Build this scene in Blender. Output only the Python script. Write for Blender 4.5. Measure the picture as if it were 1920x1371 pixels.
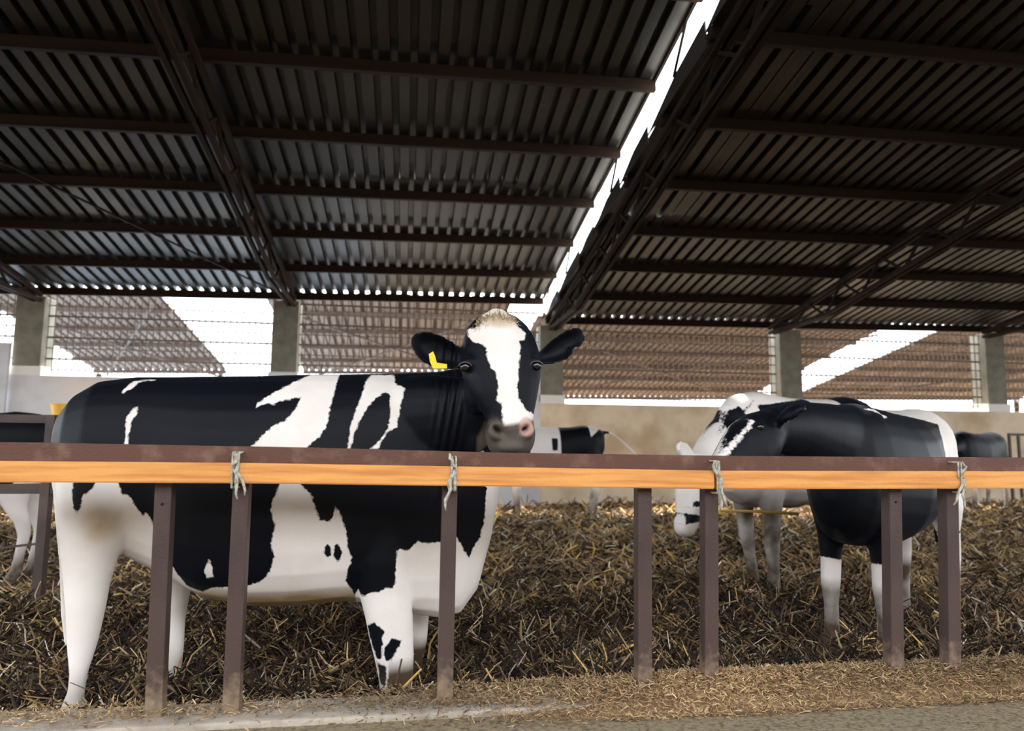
import bpy, bmesh, math, random
import numpy as np
from mathutils import Vector, Matrix
from mathutils.bvhtree import BVHTree

scene = bpy.context.scene
for o in list(bpy.data.objects): bpy.data.objects.remove(o)
COL = scene.collection
R = random.Random(7)
NR = np.random.default_rng(11)

# ------------------------------------------------------------------ camera
W, H, F = 1920., 1371., 1300.
YAW, PITCH, ROLL = math.radians(8.5), math.radians(6.15), 0.0105
CAM = Vector((0, 0, 1.05))
fw = Vector((math.sin(YAW)*math.cos(PITCH), math.cos(YAW)*math.cos(PITCH), math.sin(PITCH)))
r0 = fw.cross(Vector((0, 0, 1))).normalized(); u0 = r0.cross(fw)
rt = r0*math.cos(ROLL) + u0*math.sin(ROLL); up = u0*math.cos(ROLL) - r0*math.sin(ROLL)
cd = bpy.data.cameras.new('camera'); cam = bpy.data.objects.new('camera', cd); COL.objects.link(cam)
cam.matrix_world = Matrix(((rt.x, up.x, -fw.x, CAM.x), (rt.y, up.y, -fw.y, CAM.y), (rt.z, up.z, -fw.z, CAM.z), (0, 0, 0, 1)))
cd.sensor_fit = 'HORIZONTAL'; cd.sensor_width = 36.; cd.lens = 36.*F/W
cd.clip_start = 0.05; cd.clip_end = 500
cd.dof.use_dof = True; cd.dof.focus_distance = 3.15; cd.dof.aperture_fstop = 2.0
scene.camera = cam

# ------------------------------------------------------------------ sky, sun, exposure
wd = bpy.data.worlds.new('sky'); scene.world = wd; wd.use_nodes = True
bg = wd.node_tree.nodes['Background']; bg.inputs[0].default_value = (0.88, 0.94, 1.0, 1); bg.inputs[1].default_value = 2.2
sd = bpy.data.lights.new('sun', 'SUN'); sd.energy = 11.0; sd.angle = math.radians(1.0); sd.color = (1, 0.93, 0.82)
sun = bpy.data.objects.new('sun', sd); COL.objects.link(sun)
sun.rotation_euler = Vector((0.0, -0.62, -0.80)).to_track_quat('-Z', 'Y').to_euler()
scene.view_settings.view_transform = 'Standard'; scene.view_settings.look = 'None'
scene.view_settings.exposure = 1.42; scene.view_settings.gamma = 1.0
scene.view_settings.use_curve_mapping = False

def ray(x, y): return fw + rt*((x-W/2)/F) - up*((y-H/2)/F)
def at(x, y, Y):
    d = ray(x, y); return CAM + d*((Y-CAM.y)/d.y)

# ------------------------------------------------------------------ helpers
def mat(name, color, rough=0.6, metal=0.0, noise=None, bump=None, spec=None):
    """noise=(scale, colour2, lo, hi[, stretch]) ; bump=(scale,strength)"""
    m = bpy.data.materials.new(name); m.use_nodes = True
    nt = m.node_tree; b = nt.nodes['Principled BSDF']
    b.inputs['Roughness'].default_value = rough; b.inputs['Metallic'].default_value = metal
    if spec is not None: b.inputs['Specular IOR Level'].default_value = spec
    b.inputs['Base Color'].default_value = (*color, 1)
    tc = nt.nodes.new('ShaderNodeTexCoord')
    if noise:
        mp = nt.nodes.new('ShaderNodeMapping'); nt.links.new(tc.outputs['Object'], mp.inputs[0])
        if len(noise) > 4: mp.inputs['Scale'].default_value = noise[4]
        n = nt.nodes.new('ShaderNodeTexNoise'); n.inputs['Scale'].default_value = noise[0]; n.inputs['Detail'].default_value = 6
        nt.links.new(mp.outputs[0], n.inputs['Vector'])
        r = nt.nodes.new('ShaderNodeMapRange'); r.inputs[1].default_value = noise[2]; r.inputs[2].default_value = noise[3]
        nt.links.new(n.outputs[0], r.inputs[0])
        mx = nt.nodes.new('ShaderNodeMix'); mx.data_type = 'RGBA'
        mx.inputs[6].default_value = (*color, 1); mx.inputs[7].default_value = (*noise[1], 1)
        nt.links.new(r.outputs[0], mx.inputs[0]); nt.links.new(mx.outputs[2], b.inputs['Base Color'])
    if bump:
        n2 = nt.nodes.new('ShaderNodeTexNoise'); n2.inputs['Scale'].default_value = bump[0]; n2.inputs['Detail'].default_value = 5
        nt.links.new(tc.outputs['Object'], n2.inputs['Vector'])
        bp = nt.nodes.new('ShaderNodeBump'); bp.inputs['Strength'].default_value = bump[1]; bp.inputs['Distance'].default_value = 0.02
        nt.links.new(n2.outputs[0], bp.inputs['Height']); nt.links.new(bp.outputs[0], b.inputs['Normal'])
    return m

def attr_mat(name, rough=0.8, attr='Col'):
    m = bpy.data.materials.new(name); m.use_nodes = True; nt = m.node_tree
    b = nt.nodes['Principled BSDF']; b.inputs['Roughness'].default_value = rough; b.inputs['Specular IOR Level'].default_value = 0.25
    a = nt.nodes.new('ShaderNodeAttribute'); a.attribute_name = attr
    nt.links.new(a.outputs['Color'], b.inputs['Base Color']); return m

def link(name, me, m=None, parent=None):
    o = bpy.data.objects.new(name, me); COL.objects.link(o)
    if m is not None and me is not None and not me.materials: me.materials.append(m)
    if parent is not None: o.parent = parent
    return o
def tag(o, label=None, cat=None, group=None, kind=None):
    if label: o['label'] = label
    if cat: o['category'] = cat
    if group: o['group'] = group
    if kind: o['kind'] = kind
    return o
def put(o, mw):
    if o.parent is not None: o.matrix_parent_inverse = Matrix.Translation(o.parent.location).inverted()
    o.matrix_basis = mw; return o
def empty(name, loc=(0, 0, 0)):
    o = bpy.data.objects.new(name, None); COL.objects.link(o); o.location = loc; o.empty_display_size = .1; return o
def mesh(name, v, f, smooth=False):
    me = bpy.data.meshes.new(name); me.from_pydata([tuple(p) for p in v], [], f); me.update()
    if smooth: me.polygons.foreach_set('use_smooth', [True]*len(me.polygons))
    return me
def box_mesh(name, lo, hi, bev=0.0):
    bm = bmesh.new(); bmesh.ops.create_cube(bm, size=1)
    for v in bm.verts: v.co = Vector([lo[i]+(v.co[i]+.5)*(hi[i]-lo[i]) for i in range(3)])
    if bev: bmesh.ops.bevel(bm, geom=bm.edges[:], offset=bev, segments=2, affect='EDGES', profile=.7)
    me = bpy.data.meshes.new(name); bm.to_mesh(me); bm.free(); return me
def bar_matrix(a, b):
    a, b = Vector(a), Vector(b); d = b-a
    x = d.normalized(); t = Vector((0, 0, 1)) if abs(x.z) < .9 else Vector((0, 1, 0))
    y = t.cross(x).normalized(); z = x.cross(y); L = d.length
    return Matrix(((x.x*L, y.x, z.x, a.x), (x.y*L, y.y, z.y, a.y), (x.z*L, y.z, z.z, a.z), (0, 0, 0, 1)))
_bars = {}
def bar(name, a, b, w, h, m, parent=None):
    k = (w, h, m.name)
    if k not in _bars:
        me = box_mesh(name, (0, -w/2, -h/2), (1, w/2, h/2)); me.materials.append(m); _bars[k] = me
    return put(link(name, _bars[k], None, parent), bar_matrix(a, b))
def tube_mesh(name, pts, rad, n=8, closed=True):
    pts = [Vector(p) for p in pts]; v, f = [], []
    rads = rad if isinstance(rad, (list, tuple)) else [rad]*len(pts)
    u = None
    for i, p in enumerate(pts):
        t = (pts[min(i+1, len(pts)-1)] - pts[max(i-1, 0)]).normalized()
        if u is None: u = t.orthogonal().normalized()
        u = (u - t*u.dot(t)).normalized(); w = t.cross(u)
        for k in range(n):
            a = 2*math.pi*k/n; v.append(p + (u*math.cos(a)+w*math.sin(a))*rads[i])
    for i in range(len(pts)-1):
        for k in range(n): f.append((i*n+k, i*n+(k+1) % n, (i+1)*n+(k+1) % n, (i+1)*n+k))
    f.append(tuple(range(n))[::-1]); f.append(tuple(range((len(pts)-1)*n, len(pts)*n)))
    return mesh(name, v, f, True)

# ------------------------------------------------------------------ materials
M = {}
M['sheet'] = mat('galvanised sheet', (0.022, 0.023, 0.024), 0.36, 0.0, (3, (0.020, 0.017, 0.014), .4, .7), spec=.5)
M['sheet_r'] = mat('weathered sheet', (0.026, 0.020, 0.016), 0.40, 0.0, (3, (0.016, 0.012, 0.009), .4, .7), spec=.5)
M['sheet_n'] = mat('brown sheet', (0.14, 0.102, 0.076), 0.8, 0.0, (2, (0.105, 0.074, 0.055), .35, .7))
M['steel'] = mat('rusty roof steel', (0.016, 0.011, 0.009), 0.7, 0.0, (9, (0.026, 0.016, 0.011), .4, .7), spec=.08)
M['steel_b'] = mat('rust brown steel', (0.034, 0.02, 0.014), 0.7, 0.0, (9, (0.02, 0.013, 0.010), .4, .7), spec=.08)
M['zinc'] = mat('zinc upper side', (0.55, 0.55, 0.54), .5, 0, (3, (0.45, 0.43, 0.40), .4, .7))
M['nsteel'] = mat('brown shed steel', (0.10, 0.07, 0.052), .8, 0, (6, (0.07, 0.05, 0.04), .4, .7))
M['column'] = mat('column concrete', (0.25, 0.24, 0.19), 0.85, 0, (5, (0.17, 0.16, 0.12), .4, .7), (30, .3))
M['wall'] = mat('plastered wall', (0.80, 0.66, 0.48), 0.85, 0, (1.6, (0.55, 0.40, 0.25), .42, .68), (40, .2))
M['white'] = mat('white paint', (0.68, 0.68, 0.71), 0.6, 0, (2.2, (0.56, 0.55, 0.55), .45, .7))
M['base'] = mat('whitewashed block', (0.85, 0.83, 0.78), 0.7)
M['wire'] = mat('mesh wire', (0.16, 0.12, 0.10), 0.7)
M['outside'] = mat('pale yard', (0.34, 0.42, 0.52), 0.9, 0, (0.5, (0.28, 0.34, 0.42), .4, .7))
M['earth'] = mat('brown earth', (0.34, 0.26, 0.18), 0.95, 0, (0.6, (0.26, 0.19, 0.13), .4, .7))
M['soil'] = mat('dark soil', (0.04, 0.032, 0.024), 0.95, 0, (2, (0.065, 0.05, 0.036), .4, .7))
M['alley'] = mat('feed alley concrete', (0.31, 0.245, 0.155), 0.9, 0, (48, (0.13, 0.10, 0.065), .45, .7), (90, .5), spec=.2)
M['curb'] = mat('curb concrete', (0.46, 0.39, 0.32), 0.85, 0, (9, (0.30, 0.25, 0.20), .4, .7), (70, .4))

def dust_mat(name, c1, c2, dust, z0, z1):
    m = mat(name, c1, 0.45, 0.0, (11, c2, .4, .7, (1, 1, .35)), (90, .15), spec=.25); nt = m.node_tree
    b = nt.nodes['Principled BSDF']; src = b.inputs['Base Color'].links[0].from_socket
    g = nt.nodes.new('ShaderNodeNewGeometry'); s = nt.nodes.new('ShaderNodeSeparateXYZ'); nt.links.new(g.outputs['Position'], s.inputs[0])
    n = nt.nodes.new('ShaderNodeTexNoise'); n.inputs['Scale'].default_value = 28; n.inputs['Detail'].default_value = 6
    nt.links.new(g.outputs['Position'], n.inputs['Vector'])
    ma = nt.nodes.new('ShaderNodeMath'); ma.operation = 'MULTIPLY_ADD'; ma.inputs[1].default_value = -0.34
    nt.links.new(n.outputs[0], ma.inputs[0]); nt.links.new(s.outputs[2], ma.inputs[2])
    r = nt.nodes.new('ShaderNodeMapRange'); r.inputs[1].default_value = z1-.17; r.inputs[2].default_value = z0-.17
    nt.links.new(ma.outputs[0], r.inputs[0])
    mx = nt.nodes.new('ShaderNodeMix'); mx.data_type = 'RGBA'; mx.inputs[7].default_value = (*dust, 1)
    nt.links.new(r.outputs[0], mx.inputs[0]); nt.links.new(src, mx.inputs[6]); nt.links.new(mx.outputs[2], b.inputs['Base Color'])
    return m
M['post'] = dust_mat('painted post steel', (0.078, 0.050, 0.044), (0.055, 0.036, 0.032), (0.26, 0.185, 0.12), 0.0, 0.17)
M['rail'] = mat('painted rail steel', (0.115, 0.055, 0.040), 0.5, 0, (14, (0.19, 0.11, 0.075), .52, .75), (120, .2), spec=.2)
M['plank'] = mat('orange pine', (0.74, 0.33, 0.085), 0.5, 0, (5, (0.55, 0.20, 0.045), .42, .66, (.5, 9, 9)), (60, .1))
M['rope'] = mat('grey twine', (0.50, 0.47, 0.40), 0.9, 0, (60, (0.26, 0.24, 0.19), .4, .6))

# ------------------------------------------------------------------ ground
def zfn(x, y):
    x = np.asarray(x, float); y = np.asarray(y, float)
    z = -0.17 + 0.025*np.sin(1.7*x+.6*y) + 0.02*np.sin(2.9*y-1.1*x+1) + 0.015*np.sin(4.7*x+3.9*y) + .012*np.sin(9.1*x-7.3*y) + .010*np.sin(15*x+13*y+2)
    return z
me = mesh('yard', [(-80, 13.2, -.32), (-1, 13.2, -.32), (-1, 120, -.32), (-80, 120, -.32)], [(0, 1, 2, 3)])  # unseen ground, tinted bluish to bounce cool light onto the left eave
tag(link('ground_yard', me, M['outside']), 'unseen yard ground behind the left part of the barn, tinted blue for its bounce', kind='structure')
me = mesh('yard_earth', [(-1, 13.2, -.32), (80, 13.2, -.32), (80, 120, -.32), (-1, 120, -.32)], [(0, 1, 2, 3)])
tag(link('ground_earth', me, M['earth']), 'brown earth yard behind the right part of the barn', kind='structure')
me = mesh('yard_soil', [(-80, -60, -.32), (80, -60, -.32), (80, 13.2, -.32), (-80, 13.2, -.32)], [(0, 1, 2, 3)])
tag(link('ground_soil', me, M['soil']), 'dark soil yard around the front of the barn', kind='structure')
tag(link('floor', box_mesh('alley', (-12.4, .6, -.31), (21.6, 2.82, -.025)), M['alley']), 'grey concrete feed alley in front of the rail', kind='structure')
tag(link('trim_1', box_mesh('curb', (-12.4, 2.82, -.31), (21.6, 3.03, 0.0), .012), M['curb']), 'low concrete curb carrying the rail posts', kind='structure')

v = [(-30, -24, -.32), (40, -24, -.32), (40, -15, -.32), (-30, -15, -.32), (-30, -24, 6), (40, -24, 6), (40, -15, 6), (-30, -15, 6), (-30, -19.5, 9), (40, -19.5, 9)]  # unseen barn shape, added to keep low sky light off the roof underside
tag(link('low_sky_blocker', mesh('opposite', v, [(0, 1, 5, 4), (2, 3, 7, 6), (1, 2, 6, 9, 5), (3, 0, 4, 8, 7), (4, 5, 9, 8), (6, 7, 8, 9)]), M['soil']), 'unseen dark barn-shaped block added to keep low sky light off the roof', kind='structure')
xs = np.concatenate([np.linspace(-12.3, -3, 60), np.linspace(-2.95, 5, 300), np.linspace(5.05, 21.5, 110)])
ys = np.concatenate([np.linspace(3.03, 6, 120), np.linspace(6.05, 12.98, 90)])
XX, YY = np.meshgrid(xs, ys); ZZ = zfn(XX, YY) + NR.normal(0, .012, XX.shape)
ZZ += .06*np.clip(np.sin(XX*6.1+np.sin(YY*5))*np.sin(YY*7.3+np.sin(XX*4.1)), 0, 1)
nx, ny = len(xs), len(ys)
idx = np.arange(nx*ny).reshape(ny, nx)
fa = np.stack([idx[:-1, :-1], idx[:-1, 1:], idx[1:, 1:], idx[1:, :-1]], -1).reshape(-1, 4)
me = bpy.data.meshes.new('bedding'); me.from_pydata(np.stack([XX, YY, ZZ], -1).reshape(-1, 3).tolist(), [], fa.tolist()); me.update()
me.polygons.foreach_set('use_smooth', [True]*len(me.polygons))
M['bed'] = mat('dark trodden bedding', (0.018, 0.012, 0.009), 0.9, 0, (7, (0.085, 0.054, 0.032), .42, .66), (35, .8))
tag(link('floor_bedding', me, M['bed']), 'dark trodden manure and straw bedding of the pen', kind='structure')

def straw(name, n, sampler, zf, Ls, Rs, palette, weights, pitch=.3, bend=.25):
    x, y, sc = sampler(n); n = len(x)
    L = NR.uniform(Ls[0], Ls[1], n)**1.0 * sc; rr = NR.uniform(Rs[0], Rs[1], n)*sc
    th = NR.uniform(0, 2*np.pi, n); ph = NR.normal(0, pitch, n)
    d = np.stack([np.cos(th)*np.cos(ph), np.sin(th)*np.cos(ph), np.abs(np.sin(ph))], -1)
    s = np.stack([-np.sin(th), np.cos(th), np.zeros(n)], -1); u = np.cross(s, d)*-1
    u = np.cross(d, s)
    p0 = np.stack([x, y, zf(x, y) + NR.uniform(0.0, .03, n)], -1)
    bv = NR.normal(0, bend, (n, 1))*L[:, None]*s + NR.uniform(-.05, .25, (n, 1))*L[:, None]*np.array([0, 0, 1.])*.5
    ctr = [p0, p0 + d*L[:, None]*.5 + bv*.5, p0 + d*L[:, None]]
    V = np.zeros((n, 9, 3))
    for i, c in enumerate(ctr):
        for k in range(3):
            a = 2*np.pi*k/3
            V[:, i*3+k] = c + (s*np.cos(a) + u*np.sin(a))*(rr*(1 if i < 2 else .7))[:, None]
    base = (np.arange(n)*9)[:, None, None]
    q = np.array([[i*3+k, i*3+(k+1) % 3, (i+1)*3+(k+1) % 3, (i+1)*3+k] for i in range(2) for k in range(3)])
    fq = (base + q[None]).reshape(-1, 4)
    me = bpy.data.meshes.new(name); nv, nf = n*9, len(fq)
    me.vertices.add(nv); me.vertices.foreach_set('co', V.reshape(-1).astype(np.float32))
    me.loops.add(nf*4); me.loops.foreach_set('vertex_index', fq.reshape(-1).astype(np.int32))
    me.polygons.add(nf); me.polygons.foreach_set('loop_start', (np.arange(nf)*4).astype(np.int32))
    me.update(calc_edges=True)
    pal = np.array(palette); ci = NR.choice(len(pal), n, p=np.array(weights)/sum(weights))
    clump = .5+.5*np.sin(2.3*x+1.7*np.sin(1.9*y))*np.sin(2.7*y+1.3*np.sin(2.1*x)); c = pal[ci]*NR.uniform(.6, 1.35, (n, 1))*(.55+.75*clump)[:, None]; c = np.concatenate([np.clip(c, 0, 1), np.ones((n, 1))], 1)
    a = me.attributes.new('Col', 'FLOAT_COLOR', 'POINT'); a.data.foreach_set('color', np.repeat(c, 9, 0).reshape(-1).astype(np.float32))
    return me
M['straw'] = attr_mat('straw stalks', .75)
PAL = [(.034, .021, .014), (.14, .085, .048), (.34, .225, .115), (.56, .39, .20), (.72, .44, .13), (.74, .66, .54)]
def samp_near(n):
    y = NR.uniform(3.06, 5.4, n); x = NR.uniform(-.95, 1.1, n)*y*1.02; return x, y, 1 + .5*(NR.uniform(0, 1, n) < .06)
def samp_mid(n):
    y = 5.2 + NR.uniform(0, 1, n)**1.1*7.1; x = NR.uniform(-.85, 1.08, n)*y; return x, y, 1 + (y-5)*.09
tag(link('straw_litter', straw('straw_near', 60000, samp_near, zfn, (.03, .17), (.002, .0058), PAL, (46, 28, 14, 8, 3, 3), .5, .5), M['straw']),  # darker colour mix: trodden manure plus shade behind the curb painted in
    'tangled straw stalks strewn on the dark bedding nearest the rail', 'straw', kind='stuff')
tag(link('straw_litter', straw('straw_far', 52000, samp_mid, zfn, (.04, .2), (.004, .0095), PAL, (10, 24, 30, 22, 6, 6), .42, .5), M['straw']),
    'tan straw stalks strewn further back across the pen floor', 'straw', kind='stuff')
def samp_curb(n):
    x = NR.uniform(-1.7, 3.2, n); keep = NR.uniform(0, 1, n) < np.clip(.25 + (x-.0)*.6, .12, 1); x = x[keep]
    w = np.clip(.05 + .06*(x+.5), .05, .13)
    y = 2.93 + NR.normal(0, 1, len(x))*w; y = np.clip(y, 2.70, 3.06); return x, y, np.ones(len(x))
def zcurb(x, y):
    w = np.clip((x-.3)/.8, 0, 1)
    return np.maximum(np.where(y < 2.82, -.025, .0), -.03 + w*(.03 + .045*np.exp(-((y-2.93)/.10)**2) - .06*np.clip((2.80-y)/.14, 0, 1)))
hx = np.linspace(.3, 4.2, 130); hy = np.linspace(2.60, 3.03, 24); HX, HY_ = np.meshgrid(hx, hy)
hw_ = np.clip((HX-.3)/.8, 0, 1); HZ = -.03 + hw_*(.03 + .045*np.exp(-((HY_-2.93)/.10)**2) - .06*np.clip((2.80-HY_)/.14, 0, 1)) + NR.normal(0, .003, HX.shape)*hw_ + .006*hw_*np.sin(HX*9+HY_*23)
hi_ = np.arange(HX.size).reshape(HX.shape); hfq = np.stack([hi_[:-1, :-1], hi_[:-1, 1:], hi_[1:, 1:], hi_[1:, :-1]], -1).reshape(-1, 4)
M['chaff'] = mat('fine feed', (.50, .315, .16), .9, 0, (130, (.20, .12, .06), .42, .62), (200, .8))
tag(link('feed_pile', mesh('feed_pile', np.stack([HX, HY_, HZ], -1).reshape(-1, 3).tolist(), hfq.tolist(), True), M['chaff']), 'low brown drift of fine feed covering the right half of the curb', 'feed', kind='stuff')
FP = [(.46, .30, .15), (.58, .40, .21), (.32, .20, .11), (.68, .50, .29), (.20, .12, .07)]
tag(link('feed_chaff', straw('feed_chaff', 40000, samp_curb, zcurb, (.006, .034), (.001, .0026), FP, (30, 30, 25, 12, 15), .4, .2), M['straw']),
    'short chopped feed chaff spilled along the concrete curb', 'feed', kind='stuff')

# ------------------------------------------------------------------ back wall, columns, mesh
SL = .18
def zL(x, y): return 3.79 + .02*x + SL*(13.0-y)
def zR(x, y): return 3.42 + .0165*x + SL*(13.0-y)
XS = 2.58                      # step between the two roofs
COLX = [-11.4, -6.55, -2.26, 2.72, 7.68, 12.4, 17.2]
WT = lambda x: 2.08 if x < XS else 1.76
tag(link('wall_back', box_mesh('wall', (-6.85, 13.0, -.31), (2.5, 13.28, 2.08), .01), M['white']), 'whitewashed low wall under the left openings', kind='structure')
tag(link('wall_back', box_mesh('wall', (2.5, 13.0, -.31), (21.5, 13.28, 1.76), .01), M['wall']), 'stained beige low wall under the right openings', kind='structure')
tag(link('door_1', box_mesh('door', (-11.2, 12.9, -.30), (-6.76, 12.96, 2.62), .01), M['white']), 'white door panel at the far left corner', kind='structure')
for i, cx in enumerate(COLX):
    top = (zL if cx < XS else zR)(cx, 13.1) - .17
    c = link('column', box_mesh('column', (cx-.23, 13.02, WT(cx)+.16), (cx+.23, 13.45, top), .02), M['column'])
    tag(c, 'square concrete column on the back wall', kind='structure')
    tag(link('column_base', box_mesh('column_base', (cx-.26, 13.0, WT(cx)-.002), (cx+.26, 13.47, WT(cx)+.16), .01), M['base'], c))
def grid_mesh(x0, x1, z0, z1a, z1b, y):
    v, f = [], []
    def add(lo, hi):
        b = len(v)
        for dx in (0, 1):
            for dy in (0, 1):
                for dz in (0, 1): v.append((hi[0] if dx else lo[0], hi[1] if dy else lo[1], hi[2] if dz else lo[2]))
        for q in ((0, 1, 3, 2), (4, 6, 7, 5), (0, 4, 5, 1), (2, 3, 7, 6), (0, 2, 6, 4), (1, 5, 7, 3)): f.append(tuple(b+k for k in q))
    n = int((x1-x0)/.108)
    for i in range(n+1):
        x = x0 + (x1-x0)*i/n; zt = z1a + (z1b-z1a)*i/n
        add((x-.008, y-.008, z0), (x+.008, y+.008, zt))
    z = z0 + .06; k = 0
    while z < min(z1a, z1b):
        t = .017 if k % 2 else .009
        add((x0, y-.02, z-t), (x1, y-.004, z+t)); z += .19; k += 1
    return mesh('wire_grid', v, f)
bays = list(zip(COLX[:-1], COLX[1:]))
for i, (a, b) in enumerate(bays):
    zf = zL if b < 2.8 else zR
    x0, x1 = a+.23, b-.23; z0 = WT((a+b)/2)+.06
    m = grid_mesh(x0, x1, z0, zf(x0, 13.1)-.13, zf(x1, 13.1)-.13, 13.2)
    w = link('window_%d' % (i+1), m, M['wire']); tag(w, 'open bay closed by brown wire mesh in the back wall', kind='structure')

# ------------------------------------------------------------------ roofs
def sheet_mesh(name, Lx, Ly, m):
    prof = [(0, 0)]; x = 0
    while x < Lx-1e-6:
        prof += [(x+.115, 0), (x+.122, .08), (x+.193, .08), (x+.20, 0)]; x += .2
    v, f = [], []
    for j in (0, 1):
        for (px, pz) in prof: v.append((px, j*Ly, pz))
    n = len(prof)
    for k in range(n-1): f.append((k, k+1, n+k+1, n+k))
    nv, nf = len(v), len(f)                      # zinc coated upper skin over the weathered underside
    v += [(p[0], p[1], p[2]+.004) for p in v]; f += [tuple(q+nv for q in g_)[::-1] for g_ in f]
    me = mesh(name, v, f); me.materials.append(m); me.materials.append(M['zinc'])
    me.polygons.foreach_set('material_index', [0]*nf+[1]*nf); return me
def roof(name, label, zf, b, x0, x1, y0, y1, m, Ly=4.15, jag=False, steps=None):
    root = empty(name, (x0, y1, zf(x0, y1))); tag(root, label, kind='structure')
    me = sheet_mesh('roof_sheet', 1.2, Ly, m)
    ex = Vector((1, 0, b)).normalized(); ey = Vector((0, 1, -SL)).normalized(); ez = ex.cross(ey).normalized(); ey = ez.cross(ex)
    yy = y1; row = 0; st = (Ly-.15)*ey.y
    while yy > y0:
        n = max(1, math.ceil(x1-x0-.2))
        for i in range(n):
            X = x0 + i*(x1-x0-1.2)/max(1, n-1); Yb = yy-Ly*ey.y
            lift = .004*(row % 2) + .002*(i % 2)
            if jag and i == 0: X += [0, .05, -.03, .06, .0][row % 5]
            p = Vector((X, Yb, zf(X, Yb)+lift))
            o = link('roof_sheet', me, None, root)
            put(o, Matrix(((ex.x, ey.x, ez.x, p.x), (ex.y, ey.y, ez.y, p.y), (ex.z, ey.z, ez.z, p.z), (0, 0, 0, 1))))
        yy -= st; row += 1
    return root
YTOP = -1.8
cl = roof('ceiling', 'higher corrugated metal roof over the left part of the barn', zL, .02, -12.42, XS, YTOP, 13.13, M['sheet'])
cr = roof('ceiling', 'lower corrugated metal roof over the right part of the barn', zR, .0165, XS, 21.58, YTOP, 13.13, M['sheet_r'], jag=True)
PY = [13.1-1.25*k for k in range(0, 13)]
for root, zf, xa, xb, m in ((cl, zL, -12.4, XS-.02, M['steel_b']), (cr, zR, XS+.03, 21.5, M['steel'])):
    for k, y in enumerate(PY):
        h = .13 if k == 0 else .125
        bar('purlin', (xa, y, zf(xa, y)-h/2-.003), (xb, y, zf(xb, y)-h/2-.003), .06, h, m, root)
# lattice rafters on every column line
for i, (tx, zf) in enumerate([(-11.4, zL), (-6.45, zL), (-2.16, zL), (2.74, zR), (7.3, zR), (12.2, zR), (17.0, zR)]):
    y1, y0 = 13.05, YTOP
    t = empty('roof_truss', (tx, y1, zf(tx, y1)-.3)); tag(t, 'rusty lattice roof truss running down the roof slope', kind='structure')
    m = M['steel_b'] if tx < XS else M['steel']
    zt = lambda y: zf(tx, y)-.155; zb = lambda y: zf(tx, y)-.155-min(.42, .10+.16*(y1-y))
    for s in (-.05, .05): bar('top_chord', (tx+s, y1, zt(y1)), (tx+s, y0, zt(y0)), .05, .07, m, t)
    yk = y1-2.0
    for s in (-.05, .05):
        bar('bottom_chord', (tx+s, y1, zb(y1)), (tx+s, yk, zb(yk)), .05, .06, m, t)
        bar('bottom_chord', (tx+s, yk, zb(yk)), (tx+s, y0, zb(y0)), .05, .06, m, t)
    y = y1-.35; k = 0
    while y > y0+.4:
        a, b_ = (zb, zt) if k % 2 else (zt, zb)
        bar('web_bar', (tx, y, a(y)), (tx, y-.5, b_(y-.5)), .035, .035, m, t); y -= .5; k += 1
# wind bracing rods below the purlins
for (xa, ya, xb, yb, zf) in ((-6.4, 6.5, -2.3, 12.9, zL), (-11.2, 6.5, -6.6, 12.9, zL)):
    bar('brace_rod', (xa, ya, zf(xa, ya)-.13), (xb, yb, zf(xb, yb)-.13), .025, .025, M['steel'], cl if zf is zL else cr)
# short straps bridging the step between the roofs
for y in (12.6, 10.9, 8.3, 6.1, 4.2):
    bar('step_strap', (XS-.03, y+.2, zR(XS, y+.2)+.02), (XS-.03, y-.15, zL(XS, y-.15)-.02), .025, .02, M['steel'], cl)
fl = mesh('flashing', [(0, 0, 0), (0, -1, .0), (0, -1, .17), (0, -.55, .13), (.012, 0, 0), (.012, -1, 0), (.012, -1, .17), (.012, -.55, .13)], [(0, 1, 2, 3), (7, 6, 5, 4), (0, 4, 5, 1), (1, 5, 6, 2), (2, 6, 7, 3), (3, 7, 4, 0)])
fl.materials.append(M['sheet_r'])
y = 13.0; k = 0
while y > 2:
    L_ = [1.1, 1.6, .9, 1.3][k % 4]; hgt = [1.3, 1.6, 1.1, 1.45][k % 4]
    ey_ = Vector((0, 1, -SL)).normalized()
    o = link('flashing', fl, None, cr); put(o, Matrix(((1, 0, 0, XS+.01), (0, L_*ey_.y, 0, y), (0, L_*ey_.z, hgt, zR(XS, y)-.03), (0, 0, 0, 1)))); y -= L_*ey_.y*.98; k += 1
bar('edge_angle', (XS-.03, 13.3, zL(XS, 13.3)-.02), (XS-.03, YTOP, zL(XS, YTOP)-.02), .03, .03, M['steel_b'], cl)

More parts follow.
